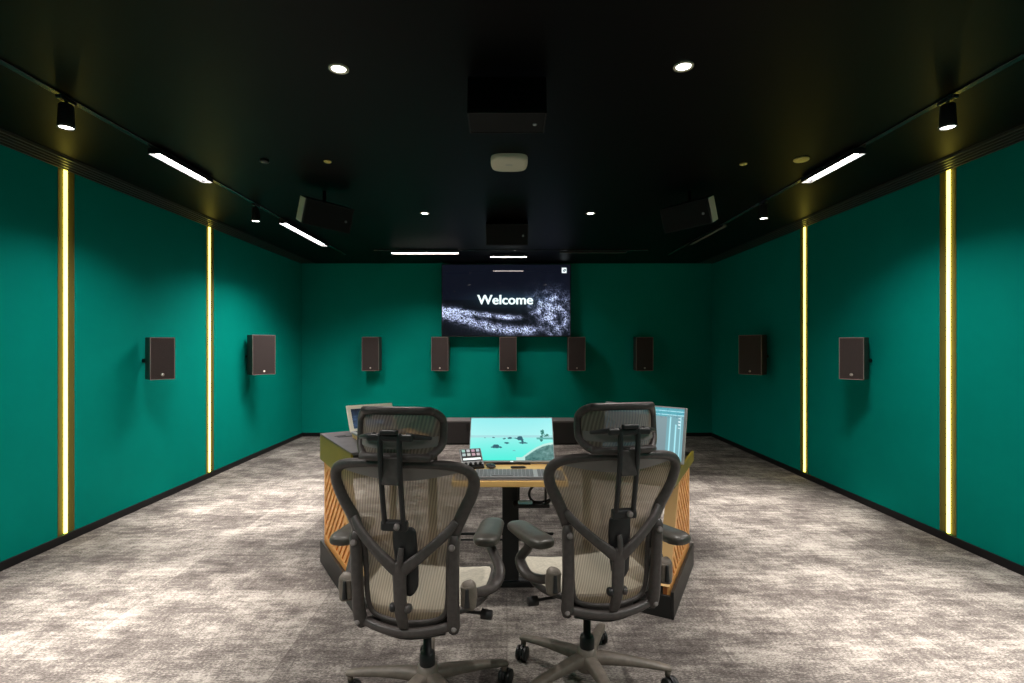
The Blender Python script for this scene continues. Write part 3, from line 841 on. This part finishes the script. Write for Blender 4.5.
    for s in (-1, 1):
        mb.tube([(s * .07, -.10, .415), (s * .14, -.17, .42), (s * .165, -.245, .44)], [(.018, .014)] * 3, up=(0, 0, 1))
        mb.tube([(s * .07, .05, .415), (s * .17, .06, .43), (s * .225, .05, .458)], [(.016, .012)] * 3, up=(0, 0, 1))
    tm = mb.build('tilt_mechanism', M['frame_dk'], ch)
    for s in (-1, 1):
        MB().tube([(s * .08, -.04, .405), (s * .20, -.05, .405), (s * .235, -.055, .405)], [.006, .006, .006], up=(0, 0, 1)).tube([(s * .225, -.055, .405), (s * .262, -.06, .405)], [(.019, .019), (.017, .017)], up=(0, 0, 1), seg=14).build('adjuster_knob', M['frame_dk'], tm)
    # armrests
    for s, (ax, ay, ayaw) in ((-1, armL), (1, armR)):
        px_, py_ = s * .28 + ax, .0 + ay
        post = MB().tube([(px_ - s * .005, py_ + .02, .652), (px_ - s * .002, py_ + .018, .61), (s * .288, -.03, .56), (s * .275, -.085, .525), (s * .235, -.150, .530), (s * .205, -.215, .560)],
                         [(.017, .020), (.014, .019), (.013, .020), (.014, .021), (.016, .022), (.018, .020)], up=(s, 0, 0), seg=12, power=2.6).build('armrest', M['frame'], ch)
        q = MB(); Rz = Matrix.Rotation(ayaw, 4, 'Z'); q.T = Matrix.Translation((px_, py_, .672)) @ Rz
        q.tube([(0, -.146, .004), (0, -.136, .004), (0, -.10, .003), (0, 0, 0), (0, .09, 0), (0, .124, 0), (0, .134, 0)],
               [(.016, .007), (.038, .017), (.050, .023), (.050, .021), (.047, .018), (.032, .012), (.014, .005)], up=(0, 0, 1), seg=18, sub=6, power=2.6)
        q.build('arm_pad', M['armpad'], post)
        q = MB(); q.tube([(s * .212, -.250, .605), (s * .214, -.246, .595), (s * .216, -.240, .56), (s * .214, -.243, .525), (s * .212, -.246, .515)], [(.014, .012), (.026, .018), (.028, .020), (.026, .018), (.014, .012)], seg=12, power=3.2)
        q.build('arm_bracket', M['chair_base'], post)
        MB().tube([(s * .214, -.262, .590), (s * .214, -.264, .56), (s * .214, -.264, .530)], [(.006, .005), (.007, .006), (.010, .008)], seg=10).build('arm_lever', M['frame_dk'], post)
    # headrest
    hx, hz, hc, rc = .141, .073, 1.116, .048
    hl = []
    for cx, cz, a0 in ((hx - rc, hz - rc, 0), (-hx + rc, hz - rc, 90), (-hx + rc, -hz + rc, 180), (hx - rc, -hz + rc, 270)):
        for k in range(5):
            a = R(a0 + k * 22.5); hl.append((cx + rc * math.cos(a), cz + rc * math.sin(a)))
    def HS(x, z): return Vector((x, -.372 + .085 * (abs(x) / .143) ** 2.6 + .10 * z - 1.2 * z * z * 1.5, hc + z))
    hr = MB().tube([HS(x, z) for x, z in hl], [(.0135, .0125)] * len(hl), closed=True, sub=3, seg=12).build('headrest', F, ch)
    MB().fan(hl, (0, 0), 6, lambda x, z: HS(x, z) + Vector((0, .004, 0))).build('headrest_mesh', M['mesh_head'], hr)
    MB().grid(16, 3, lambda u, v: HS((u - .5) * .26, -.012 - .032 * v) + Vector((0, -.002, 0))).build('headrest_band', M['band'], hr)
    hb = MB(); y0 = -.405
    hb.box((0, y0 + .002, 1.112), (.15, .018, .022), .006)
    for s in (-1, 1):
        hb.tube([(s * .05, y0 + .004, 1.118), (s * .085, y0 + .020, 1.112), (s * .118, y0 + .052, 1.104)], [(.010, .009), (.009, .008), (.006, .006)], seg=10)
    hb.box((0, y0 - .006, 1.130), (.055, .022, .014), .004)
    hb.build('headrest_bracket', M['frame_dk'], hr)
    po = MB()
    for s in (-1, 1):
        po.tube([(s * .031, y0, 1.125), (s * .031, y0 + .002, 1.05), (s * .031, y0 + .016, .95), (s * .031, y0 + .042, .82)], [(.0075, .008)] * 4, seg=8, power=4)
    pz = po.build('headrest_post', M['frame_dk'], ch)
    MB().box((0, y0 + .012, 1.005), (.056, .012, .085), .004, rot=Matrix.Rotation(R(-8), 3, 'X')).build('post_plate', M['frame'], pz)
    MB().box((0, y0 + .045, .825), (.088, .026, .034), .007).build('post_clamp', M['frame_dk'], pz)
    MB().lathe([(0, 0), (.010, 0), (.010, .012), (.004, .016), (0, .016)], (.012, y0 + .032, .827), axis=(.3, -1, 0), seg=14).build('clamp_knob', M['band'], pz)
    # column and base
    MB().lathe([(0, .12), (.030, .12), (.030, .205), (.026, .21), (.026, .215), (.0155, .216), (.0155, .39), (0, .39)]).build('gas_column', M['frame_dk'], ch)
    hub = MB().lathe([(.0, .082), (.045, .082), (.052, .10), (.050, .125), (.040, .15), (.036, .165), (.030, .168), (0, .168)]).build('base_hub', M['chair_base'], ch)
    for k in range(5):
        a = R(base_rot + 72 * k); d = Vector((math.cos(a), math.sin(a), 0))
        mb = MB(); mb.tube([d * .02 + Vector((0, 0, .122)), d * .08 + Vector((0, 0, .124)), d * .20 + Vector((0, 0, .112)), d * .30 + Vector((0, 0, .096)), d * .338 + Vector((0, 0, .088))],
                           [(.028, .026), (.026, .022), (.022, .015), (.019, .011), (.014, .008)], up=(0, 0, 1), seg=12, power=3.4)
        mb.tube([d * .325 + Vector((0, 0, .092)), d * .325 + Vector((0, 0, .060))], .012, up=(1, 0, 0))
        mb.build('base_leg', M['chair_base'], ch)
        ca = R(base_rot + 72 * k + 40 + 65 * k); f = Vector((math.cos(ca), math.sin(ca), 0)); sd = Vector((-f.y, f.x, 0))
        cpos = d * .325 + f * .014
        hood = MB(); hood.T = Matrix.Translation(cpos + Vector((0, 0, .031))) @ Matrix.Rotation(ca, 4, 'Z')
        prof = [(.027 * math.cos(R(q)), .030 * math.sin(R(q)) + .004) for q in range(-10, 191, 20)]
        hood.prism(prof, -.005, .005, axis='y'); 
        cs = hood.build('caster', M['frame_dk'], ch)
        for s in (-1, 1):
            MB().lathe([(0, -.009), (.024, -.009), (.030, -.006), (.030, .006), (.024, .009), (0, .009)], cpos + sd * s * .016 + Vector((0, 0, .030)), axis=sd, seg=22).build('wheel', M['black'] if s < 0 else M['frame_dk'], cs)
    return ch
ch1 = make_chair('ergonomic mesh office chair with headrest on the left, turned slightly right', 24 + 8, armL=(-.015, .0, R(0)), armR=(-.045, .06, R(2)))
ch1.location = (-.308, 2.03, 0); ch1.rotation_euler = (0, 0, R(-8))
ch2 = make_chair('ergonomic mesh office chair with headrest on the right, turned slightly left', 68.6 - 11, armL=(.018, -.065, R(13)), armR=(-.035, -.13, R(16)))
ch2.location = (.327, 2.145, 0); ch2.rotation_euler = (0, 0, R(11.5))

# ------------------------------------------------------------------ camera, world, view
cam = bpy.data.cameras.new('camera'); co = bpy.data.objects.new('camera', cam); C.objects.link(co)
co.location = (0, 0, 1.4); co.rotation_euler = (R(90), 0, 0)
cam.sensor_width = 36; cam.lens = 525 / 1024 * 36
cam.shift_x = (512 - 507) / 1024; cam.shift_y = (345 - 341.5) / 1024
cam.clip_start = .02
bpy.context.scene.camera = co
w = bpy.data.worlds.new('world'); bpy.context.scene.world = w; w.use_nodes = True
w.node_tree.nodes['Background'].inputs[0].default_value = (0, 0, 0, 1)
sc = bpy.context.scene
sc.view_settings.view_transform = 'Standard'; sc.view_settings.look = 'None'
sc.view_settings.exposure = 0.0; sc.view_settings.gamma = 1; sc.view_settings.use_curve_mapping = False
sc.cycles.use_denoising = True
sc.cycles.max_bounces = 8; sc.cycles.diffuse_bounces = 4; sc.cycles.transparent_max_bounces = 12
sc.cycles.sample_clamp_indirect = 6
sc.render.film_transparent = False
